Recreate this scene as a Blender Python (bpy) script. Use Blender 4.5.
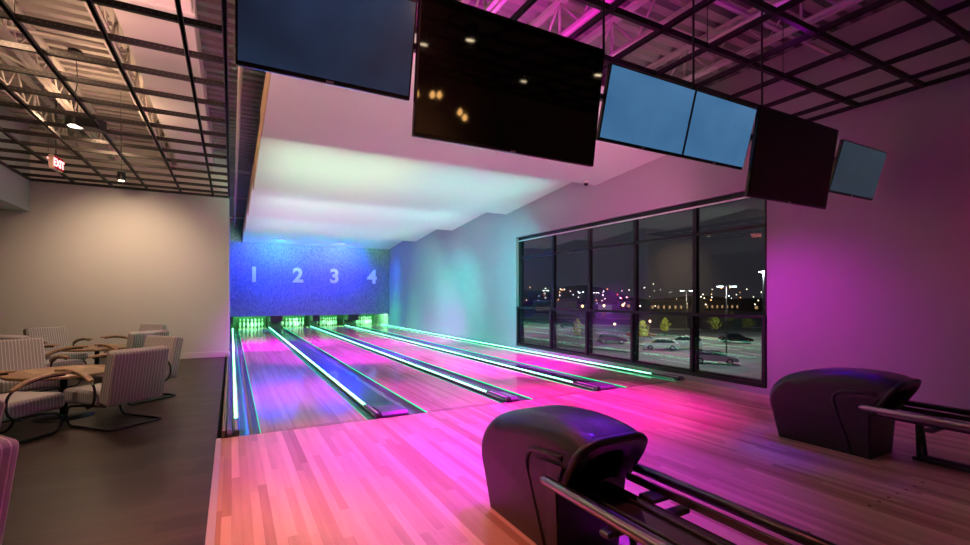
import bpy, bmesh, math, random
from mathutils import Vector, Matrix
random.seed(7)
sc = bpy.context.scene
for o in list(bpy.data.objects): bpy.data.objects.remove(o)
PI = math.pi
# ------------------------------------------------------------------ camera
cd = bpy.data.cameras.new('camera'); cam = bpy.data.objects.new('camera', cd)
sc.collection.objects.link(cam)
cam.location = (0, 0, 1.40); cam.rotation_euler = (PI/2, 0, -math.radians(28.43))
cd.sensor_fit = 'HORIZONTAL'; cd.sensor_width = 36; cd.lens = 468.3/970*36
cd.shift_y = (296.7-272.5)/970; cd.clip_end = 2000; cd.clip_start = .05
sc.camera = cam
# ------------------------------------------------------------------ world (night sky)
w = bpy.data.worlds.new('night'); sc.world = w; w.use_nodes = True
nt = w.node_tree; nt.nodes.clear()
wo = nt.nodes.new('ShaderNodeOutputWorld'); bg = nt.nodes.new('ShaderNodeBackground')
tc = nt.nodes.new('ShaderNodeTexCoord'); sp = nt.nodes.new('ShaderNodeSeparateXYZ'); rp = nt.nodes.new('ShaderNodeValToRGB')
nt.links.new(tc.outputs['Generated'], sp.inputs[0]); nt.links.new(sp.outputs['Z'], rp.inputs[0])
nt.links.new(rp.outputs[0], bg.inputs[0]); nt.links.new(bg.outputs[0], wo.inputs[0])
rp.color_ramp.elements[0].position = 0.0; rp.color_ramp.elements[0].color = (.020, .019, .024, 1)
rp.color_ramp.elements[1].position = 0.5; rp.color_ramp.elements[1].color = (.016, .018, .030, 1)
bg.inputs[1].default_value = 1.0
sc.view_settings.view_transform = 'Standard'; sc.view_settings.look = 'None'
sc.view_settings.gamma = 1; sc.view_settings.use_curve_mapping = False
sc.view_settings.exposure = 0.0
# ------------------------------------------------------------------ lamps of the place, and unseen ones added for their light
def lamp(kind, loc, col, watts, target=None, size=.15, angle=60, blend=.6, sy=None, spread=None):
    l = bpy.data.lights.new('lamp', kind); l.color = col; l.energy = watts
    if kind == 'AREA':
        l.size = size
        if sy: l.shape = 'RECTANGLE'; l.size_y = sy
        if spread: l.spread = math.radians(spread)
    else: l.shadow_soft_size = size
    if kind == 'SPOT': l.spot_size = math.radians(angle); l.spot_blend = blend
    o = bpy.data.objects.new('lamp', l); sc.collection.objects.link(o); o.location = loc
    if target is not None:
        o.rotation_euler = (Vector(target)-Vector(loc)).to_track_quat('-Z', 'Y').to_euler()
    return o
MAG = (1, .0, .72); PINK = (1, .32, .55); WARM = (1, .72, .48); CYAN = (.25, 1, .95); VIO = (.42, .12, 1)
# magenta pools on approach and near lanes
HM = (.58, .0, 1)
lamp('SPOT', (2.6, 4.9, 3.6), HM, 1350, (2.0, 4.3, 0), .08, 58, 1)
lamp('SPOT', (4.4, 5.2, 3.6), (1, .0, .80), 1700, (4.2, 4.8, 0), .08, 60, 1)
lamp('SPOT', (2.9, 3.2, 3.5), (.48, .0, 1), 700, (2.4, 3.1, 0), .08, 62, 1)
lamp('SPOT', (1.0, 5.0, 3.6), (1, .04, .36), 460, (.9, 4.2, 0), .08, 58, 1)
lamp('SPOT', (.1, 3.8, 3.6), (1, .40, .16), 330, (.1, 2.7, 0), .1, 50, 1)
lamp('SPOT', (.9, 2.2, 3.5), (1, .20, .20), 190, (.8, 2.3, 0), .1, 75, 1)
# magenta pools down the lanes
lamp('SPOT', (1.0, 12.7, 3.5), HM, 6500, (1.0, 15, 0), .1, 58, 1)
lamp('SPOT', (2.9, 8.5, 3.5), (.7, .0, 1), 4300, (2.7, 12.5, 0), .1, 70, 1)
lamp('SPOT', (4.8, 7.0, 3.5), (.8, .0, 1), 3000, (5.0, 8.6, 0), .1, 75, 1)
lamp('SPOT', (4.6, 12.0, 3.5), (.7, .0, 1), 3000, (4.6, 15, 0), .1, 75, 1)
lamp('SPOT', (1.3, 7.4, 3.4), (.8, .0, .7), 620, (1.2, 7.4, 0), .1, 50, 1)
lamp('SPOT', (2.8, 6.2, 3.4), (.7, .0, 1), 800, (2.8, 6.3, 0), .1, 55, 1)
# first cloud washed from behind the screen row
lamp('SPOT', (1.5, 2.9, 2.3), (.85, .74, .56), 180, (1.7, 6.2, 3.9), .3, 105, 1)
lamp('SPOT', (4.6, 2.9, 2.3), (.88, .62, .60), 165, (4.8, 6.2, 3.9), .3, 105, 1)
def cloudwash(x, y, z, col, w_, wd):  # unseen strip lights in free air, added to brighten the panels
    lamp('AREA', (x, y, z), col, w_, (x, y+5, z+.85), wd, sy=.08, spread=31)
cloudwash(1.9, 6.2, 3.10, (.56, 1, .66), 26, 2.7)
cloudwash(4.8, 6.2, 3.10, (.28, 1, .88), 21, 2.9)
cloudwash(1.9, 9.8, 3.05, (.50, 1, .74), 15, 2.7)
cloudwash(4.8, 9.8, 3.05, (.32, 1, .85), 14, 2.9)
cloudwash(1.9, 13.4, 3.05, (.50, 1, .85), 13, 2.7)
cloudwash(4.8, 13.4, 3.05, (.34, .95, .85), 12, 2.9)
cloudwash(3.3, 17.0, 3.05, (.08, 1, .45), 17, 5.6)
lamp('SPOT', (3.4, 8.2, 2.6), (.0, .85, .9), 1250, (6.7, 12.2, 1.0), .15, 85, 1)  # unseen teal, green and blue spots added to tint the side wall
lamp('SPOT', (3.4, 15.0, 2.8), (.05, 1, .65), 420, (6.7, 17, 1.0), .2, 90, 1)
lamp('SPOT', (3.8, 13.4, 2.4), (.0, .9, .75), 420, (6.7, 14.2, 1.2), .15, 85, 1)
lamp('SPOT', (5.2, 20.4, 3.3), (.02, .10, 1), 260, (6.7, 21.6, 1.8), .1, 80, 1)
# mask wall washed blue from the last cloud
lamp('SPOT', (1.9, 20.9, 3.60), (.0, .02, 1), 2300, (1.6, 22.1, 2.95), .06, 128, 1)
lamp('SPOT', (4.3, 20.9, 3.60), (.01, .01, 1), 2200, (4.2, 22.1, 2.95), .06, 128, 1)
lamp('SPOT', (3.2, 17.5, 3.3), (.7, .5, .6), 110, (3.4, 22.1, .9), .2, 80, 1)
lamp('SPOT', (5.6, 21.2, .45), (.02, 1, .25), 45, (6.7, 21.2, .8), .05, 120, 1)  # unseen low green spots, added for the glow on the side wall
lamp('SPOT', (5.6, 18.6, .4), (.02, 1, .3), 25, (6.7, 18.6, .7), .05, 120, 1)
# magenta / violet side wash on the window wall and roof deck
lamp('SPOT', (5.0, 4.2, 1.9), (.85, .0, .9), 120, (6.7, 3.6, 1.0), .15, 85, 1)
lamp('SPOT', (4.0, 4.6, 3.2), (1, .18, .50), 170, (6.7, 6.8, 2.8), .15, 70, 1)
lamp('SPOT', (5.2, .9, 2.2), (1, .0, .22), 14, (6.7, 1.2, 1.9), .15, 80, 1)
lamp('SPOT', (2.6, 3.35, 3.3), (1, .0, .78), 170, (2.9, 4.2, 4.75), .2, 110, 1)
lamp('SPOT', (4.4, 2.4, 3.65), (.75, .0, 1), 14, (4.4, 2.4, 4.75), .2, 150, 1)
lamp('SPOT', (3.3, 3.3, 3.5), (.12, .0, 1), 420, (1.7, 2.4, .7), .12, 30, 1)  # unseen violet spots added for highlights on the ball return hoods
lamp('SPOT', (5.9, 2.9, 3.5), (.12, .0, 1), 420, (5.0, 2.4, .7), .12, 30, 1)
# lounge
lamp('SPOT', (-1.87, 10.6, 3.66), WARM, 240, (-1.9, 12.5, 1.5), .06, 110, 1)
lamp('SPOT', (-1.87, 8.26, 3.62), WARM, 170, (-1.8, 8.0, 0), .08, 115, .9)
lamp('SPOT', (-1.87, 4.5, 3.62), WARM, 120, (-1.7, 5.6, 0), .08, 115, .9)
lamp('POINT', (-1.9, 5.3, 3.86), (1, .60, .36), 85, None, .12)  # unseen warm points above the grid, added for bounced light on the deck
lamp('POINT', (-1.75, 8.9, 3.86), (1, .60, .36), 70, None, .12)
lamp('SPOT', (-.5, 4.8, 3.2), (1, .42, .45), 75, (-.7, 6.4, 4.4), .1, 120, 1)  # unseen pink uplight, added to brighten the duct
lamp('SPOT', (.6, 2.4, 3.3), (.6, .15, 1), 60, (-1.3, 3.4, .5), .1, 70, 1)
lamp('SPOT', (4.3, -4.9, 3.4), (1, .55, .30), 150, (4.0, -7, 2.0), .1, 110, 1)  # unseen warm spot added to brighten the front wall behind the viewpoint
lamp('SPOT', (3.6, .5, 3.5), (1, .15, .2), 14, (4.0, 1.0, 0), .1, 100, 1)
# parking lot
lamp('SPOT', (46, 33, 9), (.85, .95, 1), 9000, (46, 36, -5.6), .3, 150, 1)
lamp('SPOT', (62, 52, 9), (1, .95, .8), 16000, (60, 50, -5.6), .3, 150, 1)
lamp('SPOT', (78, 40, 9), (.9, 1, .9), 12000, (78, 42, -5.6), .3, 150, 1)
lamp('SPOT', (60, 90, 9), (.9, 1, .9), 16000, (60, 88, -5.6), .3, 150, 1)

# ================================================================== helpers
COL = sc.collection
def nmat(name):
    m = bpy.data.materials.new(name); m.use_nodes = True
    nt = m.node_tree; b = nt.nodes['Principled BSDF']
    return m, nt, b
def plain(name, col, rough=.5, metal=0, coat=0, emit=None, es=0, noise=0, nscale=8, bump=0, bscale=60):
    m, nt, b = nmat(name)
    b.inputs['Base Color'].default_value = (*col, 1); b.inputs['Roughness'].default_value = rough
    b.inputs['Metallic'].default_value = metal; b.inputs['Coat Weight'].default_value = coat
    if emit: b.inputs['Emission Color'].default_value = (*emit, 1); b.inputs['Emission Strength'].default_value = es
    t = nt.nodes.new('ShaderNodeTexCoord')
    if noise:
        n = nt.nodes.new('ShaderNodeTexNoise'); n.inputs['Scale'].default_value = nscale; n.inputs['Detail'].default_value = 4
        nt.links.new(t.outputs['Object'], n.inputs['Vector'])
        r = nt.nodes.new('ShaderNodeValToRGB'); nt.links.new(n.outputs[0], r.inputs[0])
        r.color_ramp.elements[0].position = .3; r.color_ramp.elements[1].position = .7
        r.color_ramp.elements[0].color = (*[c*(1-noise) for c in col], 1); r.color_ramp.elements[1].color = (*[min(1, c*(1+noise)) for c in col], 1)
        nt.links.new(r.outputs[0], b.inputs['Base Color'])
    if bump:
        n = nt.nodes.new('ShaderNodeTexNoise'); n.inputs['Scale'].default_value = bscale
        nt.links.new(t.outputs['Object'], n.inputs['Vector'])
        bp = nt.nodes.new('ShaderNodeBump'); bp.inputs['Strength'].default_value = bump; bp.inputs['Distance'].default_value = .01
        nt.links.new(n.outputs[0], bp.inputs['Height']); nt.links.new(bp.outputs[0], b.inputs['Normal'])
    return m
def mth(nt, op, a, b=None):
    n = nt.nodes.new('ShaderNodeMath'); n.operation = op
    for i, v in enumerate((a, b)):
        if v is None: continue
        if isinstance(v, (int, float)): n.inputs[i].default_value = v
        else: nt.links.new(v, n.inputs[i])
    return n.outputs[0]
def boards(name, wid, length, cols, across='X', rough=.2, coat=.5, grain=.25, wide=None, spec=.5, seam=.85, ior=1.5):
    m, nt, b = nmat(name)
    t = nt.nodes.new('ShaderNodeTexCoord'); s = nt.nodes.new('ShaderNodeSeparateXYZ')
    nt.links.new(t.outputs['Object'], s.inputs[0])
    A, L = (s.outputs['X'], s.outputs['Y']) if across == 'X' else (s.outputs['Y'], s.outputs['X'])
    q = mth(nt, 'DIVIDE', A, wid); bi = mth(nt, 'FLOOR', q)
    wn = nt.nodes.new('ShaderNodeTexWhiteNoise'); wn.noise_dimensions = '1D'; nt.links.new(bi, wn.inputs['W'])
    off = mth(nt, 'MULTIPLY', wn.outputs['Value'], length)
    li = mth(nt, 'FLOOR', mth(nt, 'DIVIDE', mth(nt, 'ADD', L, off), length))
    cv = nt.nodes.new('ShaderNodeCombineXYZ'); nt.links.new(bi, cv.inputs[0]); nt.links.new(li, cv.inputs[1])
    w2 = nt.nodes.new('ShaderNodeTexWhiteNoise'); w2.noise_dimensions = '3D'; nt.links.new(cv.outputs[0], w2.inputs['Vector'])
    val = w2.outputs['Value']
    if wide:
        w3 = nt.nodes.new('ShaderNodeTexWhiteNoise'); w3.noise_dimensions = '1D'
        nt.links.new(mth(nt, 'FLOOR', mth(nt, 'DIVIDE', A, wide)), w3.inputs['W'])
        val = mth(nt, 'ADD', mth(nt, 'MULTIPLY', val, .55), mth(nt, 'MULTIPLY', w3.outputs['Value'], .45))
    r = nt.nodes.new('ShaderNodeValToRGB'); nt.links.new(val, r.inputs[0])
    el = r.color_ramp.elements
    for i, c in enumerate(cols):
        p = i/(len(cols)-1)
        e = el[0] if i == 0 else (el[1] if i == len(cols)-1 else el.new(p))
        e.position = p; e.color = (*c, 1)
    mp = nt.nodes.new('ShaderNodeMapping')
    mp.inputs['Scale'].default_value = (28, 1.6, 1) if across == 'X' else (1.6, 22, 1)
    nt.links.new(t.outputs['Object'], mp.inputs[0])
    n = nt.nodes.new('ShaderNodeTexNoise'); n.inputs['Scale'].default_value = 1; n.inputs['Detail'].default_value = 5
    nt.links.new(mp.outputs[0], n.inputs['Vector'])
    g = mth(nt, 'ADD', mth(nt, 'MULTIPLY', n.outputs[0], grain*2), 1-grain)
    fr = mth(nt, 'FRACT', q)
    sm = mth(nt, 'ADD', mth(nt, 'MULTIPLY', mth(nt, 'GREATER_THAN', fr, .04), 1-seam), seam)
    g = mth(nt, 'MULTIPLY', g, sm)
    mx = nt.nodes.new('ShaderNodeMix'); mx.data_type = 'RGBA'; mx.blend_type = 'MULTIPLY'; mx.inputs['Factor'].default_value = 1
    cc = nt.nodes.new('ShaderNodeCombineColor')
    for k in range(3): nt.links.new(g, cc.inputs[k])
    nt.links.new(r.outputs[0], mx.inputs['A']); nt.links.new(cc.outputs[0], mx.inputs['B'])
    nt.links.new(mx.outputs['Result'], b.inputs['Base Color'])
    b.inputs['Roughness'].default_value = rough; b.inputs['Coat Weight'].default_value = coat; b.inputs['Coat Roughness'].default_value = .06
    b.inputs['Specular IOR Level'].default_value = spec; b.inputs['IOR'].default_value = ior
    return m
def emis(name, col, s):
    m = bpy.data.materials.new(name); m.use_nodes = True; nt = m.node_tree; nt.nodes.clear()
    o = nt.nodes.new('ShaderNodeOutputMaterial'); e = nt.nodes.new('ShaderNodeEmission')
    e.inputs[0].default_value = (*col, 1); e.inputs[1].default_value = s; nt.links.new(e.outputs[0], o.inputs[0]); return m
def glass(name, tint, base=.05):
    m = bpy.data.materials.new(name); m.use_nodes = True; nt = m.node_tree; nt.nodes.clear()
    o = nt.nodes.new('ShaderNodeOutputMaterial'); tr = nt.nodes.new('ShaderNodeBsdfTransparent'); gl = nt.nodes.new('ShaderNodeBsdfGlossy')
    gl.inputs['Roughness'].default_value = 0; tr.inputs[0].default_value = (*tint, 1)
    lw = nt.nodes.new('ShaderNodeLayerWeight'); lw.inputs[0].default_value = .5
    f = mth(nt, 'ADD', mth(nt, 'MULTIPLY', mth(nt, 'POWER', lw.outputs['Facing'], 4.0), .8), base)
    mx = nt.nodes.new('ShaderNodeMixShader'); nt.links.new(f, mx.inputs[0]); nt.links.new(tr.outputs[0], mx.inputs[1]); nt.links.new(gl.outputs[0], mx.inputs[2])
    nt.links.new(mx.outputs[0], o.inputs[0]); return m

class MB:
    """collects shapes, then links them as ONE mesh object"""
    def __init__(s): s.bm = bmesh.new()
    def box(s, x0, x1, y0, y1, z0, z1, bev=0, seg=2, mat=0):
        t = bmesh.new(); bmesh.ops.create_cube(t, size=1)
        for v in t.verts:
            v.co = Vector(((x0+x1)/2+v.co.x*(x1-x0), (y0+y1)/2+v.co.y*(y1-y0), (z0+z1)/2+v.co.z*(z1-z0)))
        if bev: bmesh.ops.bevel(t, geom=t.edges[:], offset=bev, segments=seg, profile=.5, affect='EDGES')
        return s.join(t, mat)
    def join(s, t, mat=0, M=None):
        mp = {}
        for v in t.verts: mp[v] = s.bm.verts.new(M @ v.co if M else v.co)
        for f in t.faces:
            try: nf = s.bm.faces.new([mp[v] for v in f.verts]); nf.material_index = mat if mat else f.material_index; nf.smooth = f.smooth
            except ValueError: pass
        t.free(); return s
    def tube(s, pts, r, seg=8, mat=0, closed=False):
        pts = [Vector(p) for p in pts]; n = len(pts); rings = []
        up = None
        for i, p in enumerate(pts):
            a = pts[i-1] if (i > 0 or closed) else p; b = pts[(i+1) % n] if (i < n-1 or closed) else p
            t = (b-a).normalized()
            if up is None: up = Vector((0, 0, 1)) if abs(t.z) < .9 else Vector((1, 0, 0))
            u = (up - t*up.dot(t))
            if u.length < 1e-5: u = t.orthogonal()
            u.normalize(); up = u; w_ = t.cross(u)
            rr = r[i] if isinstance(r, (list, tuple)) else r
            rings.append([s.bm.verts.new(p+(u*math.cos(k*2*PI/seg)+w_*math.sin(k*2*PI/seg))*rr) for k in range(seg)])
        for i in range(n if closed else n-1):
            A, B = rings[i], rings[(i+1) % n]
            for k in range(seg):
                f = s.bm.faces.new((A[k], A[(k+1) % seg], B[(k+1) % seg], B[k])); f.smooth = True; f.material_index = mat
        if not closed:
            f = s.bm.faces.new(rings[0][::-1]); f.material_index = mat; f = s.bm.faces.new(rings[-1]); f.material_index = mat
        return s
    def prism(s, poly, a0, a1, axis='X', mat=0, smooth=False):
        def P(u, v, a):
            return {'X': (a, u, v), 'Y': (u, a, v), 'Z': (u, v, a)}[axis]
        A = [s.bm.verts.new(P(u, v, a0)) for u, v in poly]; B = [s.bm.verts.new(P(u, v, a1)) for u, v in poly]
        n = len(poly)
        for i in range(n):
            f = s.bm.faces.new((A[i], A[(i+1) % n], B[(i+1) % n], B[i])); f.material_index = mat; f.smooth = smooth
        for V in (A[::-1], B):
            f = s.bm.faces.new(V); f.material_index = mat
        return s
    def lathe(s, prof, c=(0, 0, 0), seg=20, mat=0, mats=None):
        rings = []
        for r, z in prof:
            rings.append([s.bm.verts.new((c[0]+r*math.cos(k*2*PI/seg), c[1]+r*math.sin(k*2*PI/seg), c[2]+z)) for k in range(seg)])
        for i in range(len(prof)-1):
            for k in range(seg):
                f = s.bm.faces.new((rings[i][k], rings[i][(k+1) % seg], rings[i+1][(k+1) % seg], rings[i+1][k])); f.smooth = True
                f.material_index = mats[i] if mats else mat
        f = s.bm.faces.new(rings[0][::-1]); f.material_index = mats[0] if mats else mat
        f = s.bm.faces.new(rings[-1]); f.material_index = mats[-1] if mats else mat
        return s
    def quad(s, a, b, c, d, mat=0):
        f = s.bm.faces.new([s.bm.verts.new(p) for p in (a, b, c, d)]); f.material_index = mat; return s
    def build(s, name, mats, parent=None, M=None, label=None):
        bmesh.ops.recalc_face_normals(s.bm, faces=s.bm.faces[:])
        me = bpy.data.meshes.new(name); s.bm.to_mesh(me); s.bm.free()
        for m in (mats if isinstance(mats, (list, tuple)) else [mats]): me.materials.append(m)
        o = bpy.data.objects.new(name, me); COL.objects.link(o)
        if parent: o.parent = parent
        if M: o.matrix_local = M
        if label: o['label'] = label
        return o
def tag(o, label, cat, group=None, kind=None):
    o['label'] = label; o['category'] = cat
    if group: o['group'] = group
    if kind: o['kind'] = kind
    return o
def struct(o): o['kind'] = 'structure'; return o
def thing(name, label, cat, loc=(0, 0, 0), rz=0, group=None):
    o = bpy.data.objects.new(name, None); COL.objects.link(o); o.location = loc; o.rotation_euler = (0, 0, rz)
    o.empty_display_size = .1
    return tag(o, label, cat, group)
def copy_tree(o, parent=None):
    c = o.copy(); COL.objects.link(c); c.parent = parent
    for ch in list(o.children): copy_tree(ch, c)
    return c
def smooth_path(pts, sub=4):
    P = [Vector(p) for p in pts]; out = []
    for i in range(len(P)-1):
        p0 = P[max(i-1, 0)]; p1 = P[i]; p2 = P[i+1]; p3 = P[min(i+2, len(P)-1)]
        for k in range(sub):
            t = k/sub
            out.append(.5*((2*p1)+(p2-p0)*t+(2*p0-5*p1+4*p2-p3)*t*t+(3*p1-p0-3*p2+p3)*t**3))
    out.append(P[-1]); return out

# ================================================================== materials
M_lane = boards('maple_lane', .0278, 1.4, [(.40, .25, .15), (.62, .44, .29), (.50, .33, .21), (.70, .52, .36)], rough=.085, coat=0, wide=.0834, grain=.12, ior=1.22)
M_appr = boards('maple_approach', .057, 1.2, [(.36, .18, .10), (.62, .38, .26), (.46, .25, .16), (.86, .62, .47)], rough=.30, coat=0, wide=.114, grain=.22, ior=1.4)
M_dark = boards('dark_plank', .16, 1.3, [(.020, .013, .010), (.066, .042, .031), (.034, .022, .016), (.052, .034, .025)], across='Y', rough=.40, coat=.1, grain=.6, spec=.35)
M_wall = plain('painted_wall', (.56, .53, .50), .8, bump=.05)
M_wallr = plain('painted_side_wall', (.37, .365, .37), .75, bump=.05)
M_base = plain('baseboard_paint', (.60, .56, .53), .6)
M_cloud = plain('white_plaster', (.80, .79, .77), .75)
M_edge = plain('raw_panel_edge', (.62, .45, .25), .7)
M_blk = plain('black_metal', (.012, .012, .013), .45)
M_blks = plain('black_gloss', (.015, .014, .018), .22)
M_frame = plain('window_frame_black', (.012, .012, .014), .35, .3)
M_taupe = plain('jamb_plaster', (.30, .25, .21), .8)
M_deck = plain('roof_deck', (.34, .31, .29), .55, .2)
M_joist = plain('joist_paint', (.50, .46, .42), .5)
M_duct = plain('duct_white', (.72, .68, .66), .5)
M_gut = plain('gutter_plastic', (.10, .12, .14), .22, coat=.5)
M_cap = plain('divider_cap', (.030, .030, .042), .2, coat=.6)
M_capl = plain('light_grey_cap', (.55, .55, .62), .35)
M_led = emis('led_green_white', (.16, 1.0, .48), 9.0)
M_chan = plain('tube_channel', (.55, .60, .58), .5)
M_refl = emis('led_reflection', (.02, .9, .35), 1.3)  # glow colour painting the tubes' reflection, no lamp of its own
M_chrome = plain('chrome', (.34, .31, .31), .28, 1)
M_steel = plain('dark_steel', (.10, .09, .09), .3, .8)
M_hood = plain('hood_plastic', (.008, .007, .010), .30, coat=.1, bump=.25, bscale=900)
M_hole = plain('hood_inside', (.004, .004, .004), .9)
M_tray = plain('smoked_tray', (.05, .04, .05), .08, .3)
M_pin = plain('pin_white', (.85, .85, .82), .25)
M_red = plain('pin_stripe', (.7, .05, .03), .3)
M_num = plain('number_acrylic', (.74, .72, .68), .5)
M_glass = glass('window_glass', (.90, .93, .93), .09)
M_glass2 = glass('guard_glass', (.90, .95, .94), .03)
def stripe_mat():
    m, nt, b = nmat('striped_fabric')
    t = nt.nodes.new('ShaderNodeTexCoord'); s = nt.nodes.new('ShaderNodeSeparateXYZ'); nt.links.new(t.outputs['Object'], s.inputs[0])
    sn = nt.nodes.new('ShaderNodeSeparateXYZ'); nt.links.new(t.outputs['Normal'], sn.inputs[0])
    side = mth(nt, 'GREATER_THAN', mth(nt, 'ABSOLUTE', sn.outputs['X']), .75)
    c = mth(nt, 'ADD', mth(nt, 'MULTIPLY', s.outputs['X'], mth(nt, 'SUBTRACT', 1, side)), mth(nt, 'MULTIPLY', s.outputs['Y'], side))
    fr = mth(nt, 'FRACT', mth(nt, 'DIVIDE', c, .034))
    ln = mth(nt, 'LESS_THAN', mth(nt, 'ABSOLUTE', mth(nt, 'SUBTRACT', fr, .5)), .11)
    n = nt.nodes.new('ShaderNodeTexNoise'); n.inputs['Scale'].default_value = 90; nt.links.new(t.outputs['Object'], n.inputs['Vector'])
    ln = mth(nt, 'MULTIPLY', ln, mth(nt, 'ADD', mth(nt, 'MULTIPLY', n.outputs[0], .8), .3))
    mx = nt.nodes.new('ShaderNodeMix'); mx.data_type = 'RGBA'; nt.links.new(ln, mx.inputs['Factor'])
    mx.inputs['A'].default_value = (.30, .265, .27, 1); mx.inputs['B'].default_value = (.66, .61, .60, 1)
    nt.links.new(mx.outputs['Result'], b.inputs['Base Color']); b.inputs['Roughness'].default_value = .9
    return m
M_fab = stripe_mat()
M_arm = plain('armrest_wood', (.30, .17, .09), .45, noise=.3, nscale=14)
M_table = boards('reclaimed_table_wood', .09, .7, [(.22, .11, .05), (.50, .30, .15), (.33, .18, .09), (.60, .40, .22)], rough=.4, coat=.2, grain=.3)
def mask_mat():
    m, nt, b = nmat('mask_weave')
    t = nt.nodes.new('ShaderNodeTexCoord'); mp = nt.nodes.new('ShaderNodeMapping'); mp.inputs['Scale'].default_value = (26, 1, 7)
    nt.links.new(t.outputs['Object'], mp.inputs[0])
    n = nt.nodes.new('ShaderNodeTexNoise'); n.inputs['Scale'].default_value = 1.6; n.inputs['Detail'].default_value = 4; nt.links.new(mp.outputs[0], n.inputs['Vector'])
    r = nt.nodes.new('ShaderNodeValToRGB'); nt.links.new(n.outputs[0], r.inputs[0])
    r.color_ramp.elements[0].position = .36; r.color_ramp.elements[0].color = (.13, .125, .14, 1)
    r.color_ramp.elements[1].position = .62; r.color_ramp.elements[1].color = (.26, .25, .26, 1)
    nt.links.new(r.outputs[0], b.inputs['Base Color']); b.inputs['Roughness'].default_value = .7
    return m
M_mask = mask_mat()

# ================================================================== the setting
LX = -.05                      # where lounge meets the lanes
LN = [(.267, 1.36), (2.09, 3.118), (3.63, 4.69), (5.386, 6.462)]
FY = 5.30; PY = 22.07; GZ = 3.70; DZ = 4.75; RX = 6.70
struct(MB().box(-9, LX-.08, -7, 12.5, -.12, 0).build('floor', M_dark))
struct(MB().box(LX-.08, RX+.3, FY, 25.4, -.42, -.16).build('floor_slab', plain('concrete_dark', (.05, .05, .05), .8)))
tag(MB().box(-.085, RX, -7, FY, -.12, .002).build('approach_floor', M_appr), 'pale maple approach floor lit magenta in front of the four lanes', 'bowling approach')
struct(MB().box(-.132, -.085, -7, FY, -.12, .008, .003, 1).build('trim_1', plain('edge_trim', (.45, .40, .42), .4)))
struct(MB().box(-9, LX, 12.5, 12.65, 0, DZ).build('wall_lounge_back', M_wall))
struct(MB().box(-6.5, -.03, 12.48, 12.5, 0, .13, .004, 1).build('baseboard_back', M_base))
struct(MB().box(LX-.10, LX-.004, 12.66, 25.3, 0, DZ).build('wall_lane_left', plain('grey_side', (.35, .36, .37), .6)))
struct(MB().box(-5.2, -3.52, -7, 12.5, 3.09, DZ).build('wall_bulkhead', plain('bulkhead_paint', (.36, .40, .38), .8)))
struct(MB().box(-9.15, -9, -7, 12.65, 0, DZ).build('wall_left', M_wall))
struct(MB().box(-9.15, RX+.15, -7.15, -7, 0, DZ).build('wall_front', plain('brown_wall', (.36, .25, .17), .8)))
# right wall around the window
WY0, WY1, WZ0, WZ1 = 3.95, 10.63, .09, 2.98
struct(MB().box(RX, RX+.25, -7, WY0, -.12, DZ).box(RX, RX+.25, WY1, 25.3, -.12, DZ)
       .box(RX, RX+.25, WY0, WY1, WZ1, DZ).box(RX, RX+.25, WY0, WY1, -.12, WZ0).build('wall_right', M_wallr))
struct(MB().box(RX-.012, RX, -7, WY0, 0, .10, .003, 1).build('baseboard_right', M_wallr))
struct(MB().box(-9.15, RX+.25, 25.3, 25.45, -.3, DZ).build('wall_back', plain('black_wall', (.02, .02, .02), .9)))
# roof deck with ribs running across
b = MB(); y = -7.0; prof = []
while y < 25.3:
    prof += [(y, DZ), (y+.10, DZ), (y+.115, DZ+.075), (y+.205, DZ+.075)]; y += .22
prof += [(25.45, DZ), (25.45, DZ+.2), (-7.15, DZ+.2), (-7.15, DZ)]
A = [b.bm.verts.new((-9.15, u, v)) for u, v in prof]; B = [b.bm.verts.new((RX+.25, u, v)) for u, v in prof]
for i in range(len(prof)): b.bm.faces.new((A[i], A[(i+1) % len(prof)], B[(i+1) % len(prof)], B[i]))
struct(b.build('ceiling', M_deck))

# ---------------- window_1
win = struct(bpy.data.objects.new('window_1', None)); COL.objects.link(win)
fx0, fx1 = RX+.08, RX+.16
MU = [10.49, 9.11, 7.82, 6.52, 5.20, 4.00]
MB().box(RX+.001, RX+.25, WY1-.008, WY1+.004, WZ0, WZ1).build('window_jamb', M_taupe, win)
b = MB()
b.box(fx0, fx1, WY0, WY1, WZ1-.085, WZ1).box(fx0, fx1, WY0, WY1, WZ0, WZ0+.09)
b.box(fx0, fx1, WY0, WY0+.08, WZ0, WZ1).box(fx0, fx1, WY1-.14, WY1-.008, WZ0, WZ1)
b.build('window_frame', M_frame, win)
for yy in MU[1:5]: MB().box(fx0, fx1, yy-.035, yy+.035, WZ0, WZ1).build('mullion', M_frame, win)
MB().box(fx0, fx1, WY0, WY1, 2.41, 2.46).build('transom', M_frame, win)
MB().box(RX+.05, RX+.075, WY0+.02, WY1-.02, WZ1-.11, WZ1-.085).build('reflection_strip', plain('reflection_pale', (.75, .75, .72), .35, .4), win)  # pale strip drawn for the bright reflection line under the window head
prev = WY1-.14
for yy in MU[1:5]+[WY0+.08]:
    for z0, z1 in ((WZ0+.09, 2.41), (2.46, WZ1-.085)):
        MB().quad((RX+.12, prev, z0), (RX+.12, yy, z0), (RX+.12, yy, z1), (RX+.12, prev, z1)).build('window_pane', M_glass, win)
    prev = yy
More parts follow.
